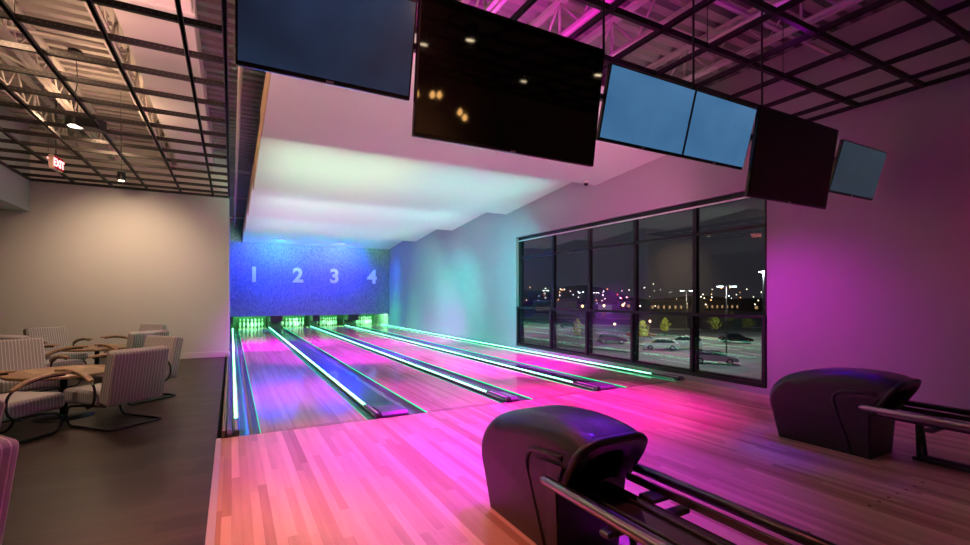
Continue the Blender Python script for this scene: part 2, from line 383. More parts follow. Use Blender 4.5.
# guard screen in front of the lower panes
gs = thing('guard_screen', 'black framed low glass guard screen along the foot of the big window', 'guard rail', (RX+.01, 0, 0))
MB().box(-.01, .05, WY0+.02, WY1-.02, 1.08, 1.13, .004, 1).build('top_rail', M_frame, gs)
MB().box(-.01, .05, WY0+.02, WY1-.02, WZ0, WZ0+.06, .004, 1).build('bottom_rail', M_frame, gs)
for i, yy in enumerate(MU):
    y_ = WY1-.05 if i == 0 else yy
    MB().box(-.01, .05, y_-.03, y_+.03, WZ0+.06, 1.08, .004, 1).build('post', M_frame, gs)
    if i: MB().quad((.02, MU[i-1]-.03, WZ0+.06), (.02, yy+.03, WZ0+.06), (.02, yy+.03, 1.08), (.02, MU[i-1]-.03, 1.08)).build('glass_panel', M_glass2, gs)

# ---------------- mask wall and pinsetter bay
struct(MB().box(LX, RX, PY, PY+.12, .57, DZ).build('wall_mask', M_mask))
M_pit = plain('pit_lining', (.04, .12, .05), .5, noise=.3, nscale=6)  # green of the pit light is partly mixed into this colour
struct(MB().box(LX, RX, 24.75, 24.9, -.3, 1.2).build('wall_pit_back', M_pit))
gaps = [(LX+.004, .267-.2), (1.36+.10, 2.09-.10), (3.118+.08, 3.63-.10), (4.69+.08, 5.386-.10)]
for i, (a, c) in enumerate(gaps):
    o = MB().box(a, c, 23.12, 24.74, .002, .62, .005, 1).box(a+.02, c-.02, PY+.15, 23.12, .30, .62).build('pit_divider', plain('pit_black', (.008, .010, .009), .5))
    tag(o, ['black partition at the far left of the leftmost pins', 'black partition between the leftmost and the second set of pins', 'black partition between the second and the third set of pins', 'black partition between the third and the rightmost set of pins'][i], 'partition', 'black partitions between the pin bays')
names = ['1', '2', '3', '4']
for (x0, x1), nme in zip(LN, names):
    m = (x0+x1)/2
    lamp('AREA', (m, 22.35, .72), (.22, 1, .36), 90, (m, 23.9, .15), 1.0, sy=.1)

# ---------------- numbers
CX = [.836, 2.577, 4.13, 5.855]
for i, d in enumerate('1234'):
    cu = bpy.data.curves.new('lane_number', 'FONT'); cu.body = d; cu.size = .86; cu.extrude = .02; cu.align_x = 'CENTER'
    cu.offset = .030
    to = bpy.data.objects.new('tmp', cu); COL.objects.link(to)
    bpy.context.view_layer.update()
    me = bpy.data.meshes.new_from_object(to.evaluated_get(bpy.context.evaluated_depsgraph_get()))
    bpy.data.objects.remove(to)
    me.materials.clear(); me.materials.append(M_num)
    o = bpy.data.objects.new('lane_number', me); COL.objects.link(o)
    o.location = (CX[i], PY-.028, 2.05); o.rotation_euler = (PI/2, 0, 0)
    tag(o, 'pale cut-out numeral %s, %s of the four on the blue lit wall' % (d, ['leftmost', 'second from left', 'third from left', 'rightmost'][i]), 'number', 'lane numbers')

# ---------------- lanes
ordn = ['leftmost bowling lane, under the number 1', 'second bowling lane from the left, under the number 2', 'third bowling lane from the left, under the number 3', 'rightmost bowling lane, under the number 4 beside the window']
def gutter(xa, xb, dz=.085):
    b = MB(); n = 10; top = []; bot = []
    for k in range(n+1):
        t = k/n; x = xa+(xb-xa)*t; z = -.012-dz*math.sin(PI*t)**.7
        top.append((x, z)); bot.append((x, -.16))
    b.prism(top+bot[::-1], FY+.01, 23.3, 'Y', smooth=False); return b
M_arrow = plain('lane_marker', (.10, .05, .03), .4)
for i, (x0, x1) in enumerate(LN):
    t = thing('bowling_lane', 'glossy maple '+ordn[i], 'bowling lane', ((x0+x1)/2, FY, 0), 0, 'bowling lanes')
    h = (x1-x0)/2
    TR = Matrix.Translation((-(x0+x1)/2, -FY, 0))
    def put(mb, nm, mt, lab=None):
        o = mb.build(nm, mt, t, None, lab); o.matrix_local = TR; return o
    put(MB().box(x0, x1, FY+.004, 24.6, -.15, .0), 'lane_surface', M_lane)
    if i == 0: put(gutter(.075, x0), 'gutter', M_gut)
    else: put(gutter(x0-.235, x0), 'gutter', M_gut)
    if i < 3: put(gutter(x1, x1+(.09 if i == 0 else .08), .05), 'gutter', M_gut)
    else: put(gutter(x1, x1+.07, .05), 'gutter', M_gut)
    for k in range(-3, 4):
        xx = (x0+x1)/2+k*.135; yy = FY+4.9-abs(k)*.25+.3
        put(MB().prism([(xx-.016, yy-.10), (xx+.016, yy-.10), (xx, yy+.05)], .0002, .0012, 'Z'), 'aiming_arrow', M_arrow)
    b = MB(); nn = 46
    for k in range(nn):
        xx = x0+.05+(x1-x0-.1)*k/nn
        b.box(xx, xx+.010+.006*random.random(), FY+.05+.012*random.random(), FY+.075+.01*random.random(), .0002, .0012)
        if k % 3 == 0: b.box(xx, xx+.02, FY+.085, FY+.092, .0002, .0012)
    b.box(x0, x1, FY-.002, FY+.003, .0005, .0035)
    put(b, 'foul_line', M_arrow)
    for s, xx in ((-1, x0), (1, x1)):
        put(MB().box(xx-.006 if s < 0 else xx, xx if s < 0 else xx+.006, FY+.03, 23.2, -.012, .002), 'edge_reflection', M_refl)  # glowing strips stand in for the tubes' green reflection on the lane edges
# approach dots
b = MB()
# ---------------- dividers between lanes, with LED tubes
def divider(label, xl, xc0, xc1, first=False):
    t = thing('lane_divider', label, 'lane divider', (xl, FY, 0), 0, 'dividers between the lanes')
    TR = Matrix.Translation((-xl, -FY, 0))
    def put(mb, nm, mt, lab=None):
        o = mb.build(nm, mt, t, None, lab); o.matrix_local = TR; return o
    b = MB(); b.tube([(xl, FY+.62, .028), (xl, 23.0, .028)], .0135, 8); put(b, 'light_tube', M_led, 'glowing green-white light tube')
    put(MB().box(xl-.030, xl-.012, FY+.10, 23.0, -.15, .030, .004, 1).box(xl+.012, xl+.03, FY+.10, 23.0, -.15, .036, .004, 1).box(xl-.03, xl+.03, FY+.1, 23.0, -.15, .010), 'tube_channel', M_chan)
    put(MB().box(xl-.028, xl+.028, FY+.02, FY+.60, .0, .052, .010, 2), 'end_cap', M_cap)
    put(MB().box(xl-.014, xl+.014, FY+.06, FY+.52, .052, .060, .003, 1), 'cap_inlay', M_capl, 'pale lilac strip on the end cap')
    if xc1 > xc0:
        put(MB().box(xc0, xc1, FY+.01, 23.1, -.15 if xc1 < 5.4 and xc0 > 0 else .0, .012, .004, 1), 'cover_strip', M_cap)
        put(MB().prism([(FY+.01, .0), (FY+.01, .03), (FY+.06, .058), (FY+.42, .052), (FY+.50, .012), (FY+.5, .0)], xc0+.005, xc1-.005, 'X'), 'cover_end', plain('violet_grey_cap', (.16, .13, .22), .25, coat=.5))
    return t
t0 = divider('dark side divider with green tube along the left side of the leftmost lane', .045, LX+.005, .012)
divider('wide dark divider with green tube between the leftmost and second lanes', 1.36+.125, 1.36+.165, 2.09-.24)
divider('narrow dark divider with green tube between the second and third lanes', 3.118+.115, 3.118+.155, 3.63-.24)
divider('wide dark divider with green tube between the third and rightmost lanes', 4.69+.115, 4.69+.155, 5.386-.24)
divider('slim divider with green tube along the window wall', 6.462+.10, 6.462+.14, RX-.01)
tag(MB().box(LX-.035, LX-.0, FY+.01, 12.48, -.12, .075, .005, 1).build('side_curb', plain('curb_beige', (.24, .19, .14), .5)), 'low dark curb between the lounge floor and the leftmost lane', 'curb')

# ---------------- pins
prof = [(.026, 0), (.036, .03), (.050, .08), (.060, .114), (.055, .16), (.035, .21), (.024, .25), (.0235, .265), (.025, .285), (.030, .315), (.032, .34), (.027, .365), (.012, .38)]
mats = [0, 0, 0, 0, 0, 0, 1, 1, 0, 0, 0, 0]
pin0 = None
rows = [('head', 0, 0)]
PN = ['head of the rack', 'left pin of the second row', 'right pin of the second row', 'left pin of the third row', 'middle pin of the third row', 'right pin of the third row', 'far left pin of the back row', 'second pin from the left in the back row', 'third pin from the left in the back row', 'far right pin of the back row']
for i, (x0, x1) in enumerate(LN):
    k = 0
    for r_ in range(4):
        for c_ in range(r_+1):
            if pin0 is None:
                pin0 = MB().lathe(prof, mats=mats, seg=14).build('bowling_pin', [M_pin, M_red]); o = pin0
            else: o = pin0.copy(); COL.objects.link(o)
            o.location = ((x0+x1)/2+(c_-r_/2)*.3048, 23.52+r_*.264, .0005)
            tag(o, 'white pin on the %s lane, %s' % (['leftmost', 'second', 'third', 'rightmost'][i], PN[k]), 'bowling pin', 'bowling pins'); k += 1

# ---------------- plaster clouds over the lanes
lows = [7.54, 11.13, 14.75, 18.4, 22.05]
nm = ['first sloped white ceiling panel, nearest the screens', 'second sloped white ceiling panel from the screens', 'third sloped white ceiling panel from the screens', 'fourth sloped white ceiling panel from the screens', 'last sloped white ceiling panel, against the numbered wall']
for i, yl in enumerate(lows):
    y0 = 4.6 if i == 0 else lows[i-1]
    x0 = .40 if i else .37
    t = thing('ceiling_panel', nm[i], 'ceiling panel', ((x0+RX)/2, y0, 3.6), 0, 'sloped ceiling panels over the lanes')
    TR = Matrix.Translation((-(x0+RX)/2, -y0, -3.6))
    yl_ = yl-.003; zl = 3.73 if i == 0 else 3.68
    o = MB().prism([(y0, 4.03 if i else 3.98), (yl_, zl), (yl_, 4.14), (y0, 4.20 if i else 4.12)], x0+.02, RX-.002, 'X').build('panel_board', M_cloud, t); o.matrix_local = TR
    o = MB().prism([(y0, 4.025 if i else 3.975), (yl_, zl-.004), (yl_, 4.14), (y0, 4.20 if i else 4.12)], x0, x0+.02, 'X').build('panel_edge', M_edge, t); o.matrix_local = TR
    for xh in (x0+.3, 3.3, RX-.5):
        for yh in (y0+.6, yl-.6):
            o = MB().tube([(xh, yh, 4.12), (xh, yh, DZ)], .006, 6).build('hanger_wire', M_blk, t); o.matrix_local = TR

# ---------------- suspended black grid
gr = thing('ceiling_grid', 'open black metal ceiling grid hung over lounge and approach', 'ceiling grid', (0, 0, GZ))
XS = [2.68+.61*k for k in range(-15, 7)]
def gbarY(x, y0, y1):
    o = MB().box(x-.012, x+.012, y0, y1, 0, .045).box(x-.02, x+.02, y0, y1, 0, .006).build('grid_bar', M_blk, gr)
def gbarX(y, x0, x1):
    b = MB().box(x0, x1, y-.020, y+.020, .002, .008).box(x0, x1, y-.020, y-.014, .008, .052).box(x0, x1, y+.014, y+.020, .008, .052)
    b.build('grid_bar', M_slot, gr)
m, nt, bb = nmat('slotted_black'); M_slot = m
t_ = nt.nodes.new('ShaderNodeTexCoord'); s_ = nt.nodes.new('ShaderNodeSeparateXYZ'); nt.links.new(t_.outputs['Object'], s_.inputs[0])
fx = mth(nt, 'ABSOLUTE', mth(nt, 'SUBTRACT', mth(nt, 'FRACT', mth(nt, 'DIVIDE', s_.outputs['X'], .05)), .5))
fz = mth(nt, 'ABSOLUTE', mth(nt, 'SUBTRACT', s_.outputs['Z'], .026))
k1 = mth(nt, 'MULTIPLY', mth(nt, 'LESS_THAN', fx, .11), mth(nt, 'LESS_THAN', fz, .005))
mxc = nt.nodes.new('ShaderNodeMix'); mxc.data_type = 'RGBA'; nt.links.new(k1, mxc.inputs['Factor'])
mxc.inputs['A'].default_value = (.006, .005, .005, 1); mxc.inputs['B'].default_value = (.08, .07, .06, 1)
nt.links.new(mxc.outputs['Result'], bb.inputs['Base Color']); bb.inputs['Roughness'].default_value = .5
ys = []; y = 2.24-.61*9
while y < 12.5: ys.append(y); y += .61
for y in ys:
    gbarX(y, -3.51, LX if y > 3.6 else RX-.003)
gbarX(12.46, -3.51, LX)
for x in XS:
    if x < -3.4: continue
    if x < LX-.1: gbarY(x, -3.2, 12.48)
    elif x < RX-.1: gbarY(x, -3.2, 3.66)
gbarY(LX, 3.0, 12.48); gbarY(-3.5, -3.2, 12.48); gbarY(RX-.015, -3.2, 3.9)
for x, y in ((-2.81, 6.51), (-1.59, 9.56), (.85, 2.24), (5.12, 2.85), (2.68, 1.63), (3.9, 2.85), (-1.59, 5.3), (-2.81, 10.8)):
    MB().tube([(x, y, .04), (x, y, DZ-GZ)], .004, 6).build('hanger_wire', M_blk, gr)

# ---------------- roof joists
def joist(x, y0, y1, label):
    t = thing('roof_joist', label, 'roof joist', (x, y0, 4.28), 0, 'steel joists under the roof deck')
    L = y1-y0
    MB().box(-.055, -.012, 0, L, 0, .035).box(.012, .055, 0, L, 0, .035).build('bottom_chord', M_joist, t)
    MB().box(-.045, .045, 0, L, .42, .467).build('top_chord', M_joist, t)
    n = max(2, int(L/.7))
    for k in range(n):
        a = k*L/n; c = (k+.5)*L/n; d = (k+1)*L/n
        MB().tube([(0, a, .02), (0, c, .44)], .014, 6).build('web_bar', M_joist, t)
        MB().tube([(0, c, .44), (0, d, .02)], .014, 6).build('web_bar', M_joist, t)
        if k % 2 == 0: MB().box(-.012, .012, c-.012, c+.012, .02, .44).build('web_bar', M_joist, t)
for x, y1, lab in ((-2.75, 12.48, 'steel roof joist nearest the left bulkhead above the lounge'), (-2.2, 12.48, 'steel roof joist between the bulkhead joist and the duct above the lounge'),
                   (-1.22, 12.48, 'steel roof joist alongside the white duct above the lounge'), (2.3, 9, 'steel roof joist above the large dark screen'),
                   (3.26, 9, 'steel roof joist above the gap right of the large dark screen'), (4.05, 9, 'steel roof joist above the middle blue screens'), (5.35, 9, 'steel roof joist nearest the window wall')):
    joist(x, -.5, y1, lab)
for y_, lab in ((1.2, 'thin cross brace angle over the approach nearest the camera'), (3.0, 'thin cross brace angle over the approach by the screens'), (7.0, 'thin cross brace angle over the lounge tables')):
    x0, x1 = (-3.5, -1.1) if y_ > 5 else (2.0, RX)
    tag(MB().box(x0, x1, y_-.02, y_+.02, 4.33, 4.36).build('cross_brace', M_joist), lab, 'brace')
# diagonal bridging braces over the lounge
for (a, c, lab) in (((-3.3, 7.4, 4.7), (-2.2, 8.2, 4.33), 'pale diagonal brace rising left of the hanging flood lamp'), ((-2.2, 8.0, 4.33), (-1.22, 9.2, 4.7), 'pale diagonal brace right of the hanging flood lamp'), ((-2.2, 6.2, 4.33), (-1.22, 6.2, 4.7), 'pale diagonal brace between joists nearer than the flood lamp')):
    tag(MB().tube([a, c], .02, 6).build('diagonal_brace', M_joist), lab, 'brace')
# big white duct
du = thing('air_duct', 'large white rectangular air duct above the right side of the lounge grid', 'duct', (-.68, 0, 4.3))
MB().box(-.37, .33, -3, 12.4, 0, .40, .01, 1).build('duct_body', M_duct, du)
for yy in (1.8, 3.3, 5.65, 8.0, 10.35): MB().box(-.395, .355, yy-.035, yy+.035, -.025, .42, .006, 1).build('duct_flange', M_duct, du)
tag(MB().tube([(.1, -2, 4.28), (.1, 21.9, 4.28)], .03, 10).build('pipe', M_joist), 'thin pipe running towards the pins in the gap left of the ceiling panels', 'pipe')
for y_, z_, lab in ((13.2, 4.5, 'pale cross strut in the ceiling gap nearest the lounge wall'), (16.5, 4.45, 'pale cross strut halfway along the ceiling gap'), (20.0, 4.35, 'green lit cross strut in the ceiling gap nearest the pins')):
    tag(MB().box(LX, .42, y_-.03, y_+.03, z_, z_+.05).build('cross_strut', M_joist), lab, 'strut')
tag(MB().tube(smooth_path([(LX+.02, 18.2, 3.95), (.1, 18.0, 4.15), (.25, 18.1, 4.2), (.42, 18.3, 4.18)]), .008, 6).build('cable', plain('red_cable', (.6, .03, .05), .5)), 'thin red cable crossing the ceiling gap', 'cable')
tag(MB().tube([(2.2, .6, 4.2), (RX, .6, 4.2)], .022, 10).tube([(4.6, .6, 4.2), (4.6, 3.6, 4.2)], .022, 10).build('sprinkler_pipe', M_joist), 'pink lit sprinkler pipe under the deck over the approach', 'pipe')

# ---------------- hanging lamps of the lounge
def can_light(x, y, label):
    t = thing('hanging_spotlight', label, 'ceiling lamp', (x, y, 3.64), 0, 'black cylinder spotlights over the lounge')
    MB().lathe([(.062, 0), (.068, .005), (.068, .17), (.06, .18), (.058, .178)], seg=18).build('lamp_body', M_blk, t)
    MB().lathe([(.05, -.004), (.05, .0005)], seg=16).build('lamp_lens', emis('warm_lens', (1, .78, .5), 14), t)
    MB().tube([(0, 0, .18), (0, 0, DZ-3.64)], .005, 6).build('cord', M_blk, t)
can_light(-1.87, 11.3, 'small black cylinder spotlight hanging near the back wall')
def flood(x, y, label):
    t = thing('flood_lamp', label, 'ceiling lamp', (x, y, 3.72), math.radians(-25))
    MB().lathe([(.10, 0), (.11, .01), (.11, .13), (.07, .17)], seg=20).build('lamp_body', M_blk, t)
    MB().lathe([(.075, -.006), (.075, .002)], seg=16).build('lamp_lens', emis('warm_lens_b', (1, .82, .58), 16), t)
    MB().prism([(.08, -.02), (.34, -.05), (.34, .10), (.08, .14)], -.10, .10, 'Y').build('ballast_box', M_blk, t)
    MB().tube(smooth_path([(0, 0, .17), (-.03, 0, .35), (.02, .01, .6), (0, 0, 1.03)]), .006, 6).build('cord', M_blk, t)
    MB().lathe([(.075, .99), (.075, 1.03)], seg=16).build('ceiling_plate', M_blk, t)
flood(-1.87, 8.26, 'black flood lamp on a cord with round glowing lens over the rear tables')
# exit sign
ex = thing('exit_sign', 'red glowing EXIT sign hanging in the ceiling grid over the lounge', 'exit sign', (-2.47, 9.86, 3.42), math.radians(83))
MB().box(-.16, .16, -.035, .035, 0, .22, .006, 1).build('sign_box', plain('sign_housing', (.55, .42, .34), .5), ex)
MB().box(-.15, .15, .0345, .037, .01, .21).box(-.15, .15, -.037, -.0345, .01, .21).build('sign_face', emis('exit_face', (.35, .01, .02), .8), ex, None, 'dark red face')
for s in (1, -1):
    cu = bpy.data.curves.new('t', 'FONT'); cu.body = 'EXIT'; cu.size = .17; cu.extrude = .003; cu.align_x = 'CENTER'; cu.offset = .004
    to = bpy.data.objects.new('t', cu); COL.objects.link(to); bpy.context.view_layer.update()
    me = bpy.data.meshes.new_from_object(to.evaluated_get(bpy.context.evaluated_depsgraph_get())); bpy.data.objects.remove(to)
    me.materials.clear(); me.materials.append(emis('exit_letters', (1, .25, .25), 5))
    o = bpy.data.objects.new('sign_letters', me); COL.objects.link(o); o.parent = ex
    o.location = (0, -.040*s, .05); o.rotation_euler = (PI/2, 0, 0 if s > 0 else PI)
MB().tube([(0, 0, .22), (0, 0, DZ-3.42)], .008, 6).build('stem', M_blk, ex)

# ---------------- screens
def scr_mat(name, c0, c1, s, warm=False):
    m, nt, b = nmat(name)
    t = nt.nodes.new('ShaderNodeTexCoord'); n = nt.nodes.new('ShaderNodeTexNoise'); n.inputs['Scale'].default_value = 1.3; n.inputs['Detail'].default_value = 3
    nt.links.new(t.outputs['Object'], n.inputs['Vector']); r = nt.nodes.new('ShaderNodeValToRGB'); nt.links.new(n.outputs[0], r.inputs[0])
    r.color_ramp.elements[0].position = .3; r.color_ramp.elements[1].position = .72
    r.color_ramp.elements[0].color = (*c0, 1); r.color_ramp.elements[1].color = (*c1, 1)
    nt.links.new(r.outputs[0], b.inputs['Emission Color']); b.inputs['Emission Strength'].default_value = s
    b.inputs['Base Color'].default_value = (.01, .01, .012, 1); b.inputs['Roughness'].default_value = .12
    return m
S_blue = scr_mat('screen_blue', (.035, .12, .26), (.075, .20, .38), 1)
S_dim = scr_mat('screen_dim', (.018, .032, .048), (.03, .05, .068), 1)
S_sky = scr_mat('screen_dusk', (.008, .010, .022), (.022, .046, .10), 1)
S_blk = plain('screen_off', (.004, .004, .004), .04); S_blk.node_tree.nodes['Principled BSDF'].inputs['Specular IOR Level'].default_value = .8
def tv(x0, x1, h, yb, zb, tilt, mat, label, group, off=False):
    wv = x1-x0
    t = thing('television', label, 'television', ((x0+x1)/2, yb, zb), 0, group)
    R = Matrix.Rotation(math.radians(tilt), 4, 'X')
    o = MB().box(-wv/2, wv/2, 0, .035, 0, h, .006, 2).build('tv_housing', M_blks, t); o.matrix_local = R
    bz = .012
    o = MB().box(-wv/2+bz, wv/2-bz, -.003, .001, bz*1.9, h-bz).build('tv_screen', mat, t); o.matrix_local = R
    o = MB().box(-.25, .25, .035, .075, h*.2, h*.75, .008, 1).build('tv_back_box', M_blk, t); o.matrix_local = R
    o = MB().box(-.02, .02, -.002, .0, .005, .016).build('power_light', plain('tv_badge', (.3, .3, .3), .4), t); o.matrix_local = R
    y_top = -math.sin(math.radians(tilt))*h*.7
    MB().box(-.2, .2, .03 if h < .6 else .01, (2.70-yb), 2.905-zb, 2.935-zb).build('mount_arm', M_blk, t)
    return t
gA = 'small lit screens in the row'; gB = 'large switched off screens in the row'
tv(.015, .925, .53, 2.64, 2.556, 15, S_sky, 'leftmost screen of the hanging row, showing dusky dark blue', gA)
tv(.932, 2.30, .80, 2.60, 2.339, 8.5, S_blk, 'large black screen second from the left, warm lamps mirrored in it', gB)
tv(2.377, 3.286, .53, 2.64, 2.556, 15, S_blue, 'bright blue screen right beside the large black screen with mirrored lamps', gA)
tv(3.29, 4.105, .53, 2.64, 2.556, 15, S_blue, 'bright blue screen between its blue twin and the near-matte black screen', gA)
tv(4.115, 5.45, .80, 2.60, 2.31, 8.5, plain('screen_matte_black', (.006, .004, .004), .35), 'black screen second from the right, before the window top', gB)
tv(5.585, 6.55, .54, 2.64, 2.514, 15, S_dim, 'rightmost small grey-blue screen near the magenta wall', gA)
for x, lab in ((2.33, 'thin black rod hanging above the gap between large black screen and first bright blue screen'), (3.288, 'thin black rod hanging above the joint of the two bright blue screens'), (4.215, 'thin black rod hanging at the left edge of the matte black screen')):
    tag(MB().tube([(x, 2.53, 3.05), (x, 2.53, 4.30)], .009, 8).build('hanging_rod', M_blk), lab, 'rod', 'rods holding the screen row')
tag(MB().box(.1, 6.45, 2.70, 2.74, 2.90, 2.94).build('mounting_rail', M_blk), 'black horizontal rail behind the hanging screen row', 'rail')
# dome camera on the first panel corner
dc = thing('dome_camera', 'small white dome camera at the right corner of the first ceiling panel', 'security camera', (6.30, 7.35, 3.70))
MB().lathe([(.045, .045), (.055, 0), (.05, -.012)], seg=18).build('camera_base', M_cloud, dc)
MB().lathe([(.045, -.012), (.042, -.035), (.028, -.055), (.01, -.062)], seg=18).build('camera_dome', M_blks, dc)

# ---------------- ball returns
def ball_return(cx, label):
    t = thing('ball_return', label, 'ball return', (cx, 0, .003), 0, 'ball returns on the approach')
    W = .24
    sil = [(2.74, 0), (2.79, .15), (2.83, .30), (2.835, .40), (2.80, .50), (2.72, .59), (2.60, .655), (2.45, .70), (2.28, .725), (2.10, .735), (1.95, .73), (1.84, .715), (1.76, .69)]
    sm = [Vector((0, y, z)) for y, z in sil]; sm = [(v.y, v.z) for v in smooth_path(sm, 3)]
    tip = sm[-1]; low = (1.94, .40)
    dn2 = Vector((low[0]-tip[0], low[1]-tip[1])); ML = dn2.length; dn2.normalize()
    allp = sm+[low, (1.96, 0)]; n = len(allp); ns = len(sm); C = (2.3, .0); r = .13; K = 8
    bm = MB(); B = bm.bm
    def tp(z): return 1-.16*max(0, (.45-z))/.45
    def ring(x, inset):
        out = []
        for j, (y, z) in enumerate(allp):
            if j >= ns: d = Vector((0, 0)); fl = 0
            else:
                d = Vector((C[0]-y, C[1]-z)).normalized(); t_ = max(0, min(1, (j-(ns-9))/8)); d = (d*(1-t_)+dn2*t_).normalized()
                fl = inset*(1.0 if z > .25 else z/.25*.7+.3)*(.6 if y > 2.6 else 1)
            out.append(B.verts.new((x*tp(z), y+d.x*fl, z+d.y*fl)))
        return out
    xs = []
    for k in range(K+1):
        a = (PI/2)*k/K; xs.append((-(W-r+r*math.cos(a)), r*(1-math.sin(a))))
    xs += [(-x, i_) for x, i_ in xs[::-1]]
    rings = [ring(x, i_) for x, i_ in xs]
    for a, c in zip(rings, rings[1:]):
        for j in range(n-1):
            if j == ns-1: continue       # mouth left open
            f = B.faces.new((a[j], a[j+1], c[j+1], c[j])); f.smooth = j < ns
    for rg in (rings[0], rings[-1]):
        cv = B.verts.new((rg[10].co.x, 2.3, .3))
        for j in range(n): B.faces.new((rg[j], rg[(j+1) % n], cv))
    bm.build('hood', M_hood, t)
    # collar around the mouth, lying in the slanted mouth plane
    dn = Vector((0, dn2.x, dn2.y)); nrm = Vector((0, dn.z, -dn.y)); top = Vector((0, tip[0], tip[1]))
    outer = [(-W*tp(.40), ML)]+xs+[(W*tp(.40), ML)]
    def scl(k, ds, o=outer): return [(x*k, ds+(s_*(1-ds/ML))) for x, s_ in o]
    inn = [(-.14, ML)]
    for k in range(19):
        a = PI-PI*k/18; inn.append((.14*math.copysign(abs(math.cos(a))**.8, math.cos(a)), .22-.13*math.sin(a)**.8))
    inn.append((.14, ML)); 
    m_ = len(outer)
    def resample(pts, m):
        P_ = [Vector(p) for p in pts]; L_ = [0]
        for a, c in zip(P_, P_[1:]): L_.append(L_[-1]+(c-a).length)
        out = []
        for k in range(m):
            q = L_[-1]*k/(m-1); i_ = 0
            while i_ < len(P_)-2 and L_[i_+1] < q: i_ += 1
            u_ = (q-L_[i_])/max(1e-9, L_[i_+1]-L_[i_]); out.append(tuple(P_[i_].lerp(P_[i_+1], min(1, u_))))
        return out
    MM = 34; outr = resample(outer, MM); innr = resample(inn, MM)
    rm = MB(); RB = rm.bm; loops = []
    for arr, off in ((scl(1.0, .0, outr), -.015), (scl(1.03, -.012, outr), .0), (scl(1.03, -.012, outr), .018), (scl(.97, .012, outr), .030), (scl(.90, .035, outr), .020), (innr, .010), (innr, -.20)):
        loops.append([RB.verts.new(top+Vector((x, 0, 0))+dn*s_+nrm*off) for x, s_ in arr])
    for a, c in zip(loops, loops[1:]):
        for j in range(MM-1):
            f = RB.faces.new((a[j], a[j+1], c[j+1], c[j])); f.smooth = True
    rm.build('mouth_collar', M_hood, t)
    ml = MB(); vs = [ml.bm.verts.new(top+Vector((x, 0, 0))+dn*s_-nrm*.18) for x, s_ in innr]; ml.bm.faces.new(vs)
    ml.build('mouth_back', M_hole, t)
    for s in (-1, 1):
        x = s*(W+.001)
        # crease following the side panel
        pts = smooth_path([(1.90, .575), (2.10, .56), (2.19, .54), (2.225, .48), (2.21, .40), (2.12, .10), (2.10, .02)] and
                          [Vector((0, 1.90, .575)), Vector((0, 2.10, .56)), Vector((0, 2.19, .535)), Vector((0, 2.225, .47)), Vector((0, 2.20, .38)), Vector((0, 2.12, .10)), Vector((0, 2.10, .02))], 4)
        def xx(z): return s*(W*(1-.16*max(0, .45-z)/.45)+.0)
        MB().tube([(xx(p.z), p.y, p.z) for p in pts], .015, 8).build('side_crease', M_hood, t)
        inner = [(p.y-.035, p.z-.035 if p.z > .3 else p.z) for p in pts]
        poly = inner+[(1.97, .02), (1.95, .40), (1.89, .535)]
        b = MB(); vs = [b.bm.verts.new((xx(z)+s*.012, y, z)) for y, z in poly]; vi = [b.bm.verts.new((xx(z)-s*.01, y, z)) for y, z in poly]
        b.bm.faces.new(vs); b.bm.faces.new(vi[::-1])
        for j in range(len(poly)): b.bm.faces.new((vs[j], vs[(j+1) % len(poly)], vi[(j+1) % len(poly)], vi[j]))
        b.build('side_panel', M_hood, t)
    # rails and tray
    MB().tube([(-.30, 2.00, .452), (-.30, 1.97, .455), (-.30, .1, .455), (-.27, -.05, .455)], [.012, .026, .026, .026], 14).build('hand_rail', M_chrome, t, None, 'chrome tube on the near side')
    MB().tube([(.25, 1.95, .455), (.25, .1, .455)], .026, 14).build('hand_rail', M_steel, t, None, 'dark tube on the far side')
    MB().box(.195, .215, .1, 1.9, .39, .43, .004, 1).build('track_bar', M_steel, t)
    MB().box(-.225, -.205, .1, 1.98, .40, .435, .004, 1).build('track_bar', M_chrome, t)
    MB().box(-.20, .10, .1, 1.98, .375, .385).build('tray', M_tray, t)
    for xk in (-.12, .02): MB().box(xk-.008, xk+.008, .1, 1.98, .385, .400, .003, 1).build('tray_rib', M_steel, t)
    for yk in (1.55, .5):
        MB().box(-.29, .24, yk-.03, yk+.03, .345, .372, .006, 1).build('cross_bracket', M_steel, t)
    MB().box(.10, .22, 1.62, 1.72, .38, .40, .004, 1).build('cross_bracket', M_steel, t)
    for s in (-1, 1):
        MB().tube([(.05+s*.03, 1.72, .36), (.17+s*.06, 1.74, .04)], .018, 8).build('leg', M_steel, t)
        MB().tube([(.17+s*.06, 1.78, .020), (.17+s*.06, .3, .020)], .018, 8).build('foot_bar', M_steel, t)
        MB().tube([(.05+s*.03, .55, .36), (.17+s*.06, .5, .04)], .018, 8).build('leg', M_steel, t)
    return t
ball_return(1.715, 'black ball return hood with chrome rails nearest the camera')
ball_return(5.02, 'black ball return hood by the magenta wall, right of the window')

# ---------------- approach dots
b = None
for i, (x0, x1) in enumerate(LN):
    t = thing('dot_row', 'row of small dark dots in the approach before the %s lane' % ['leftmost', 'second', 'third', 'rightmost'][i], 'floor markers', ((x0+x1)/2, 1.53, .0022), 0, 'dot rows on the approach')
    for k in range(-3, 4): MB().lathe([(.011, 0), (.011, .0015)], (k*.136, 0, 0), 10).build('dot', M_arrow, t)

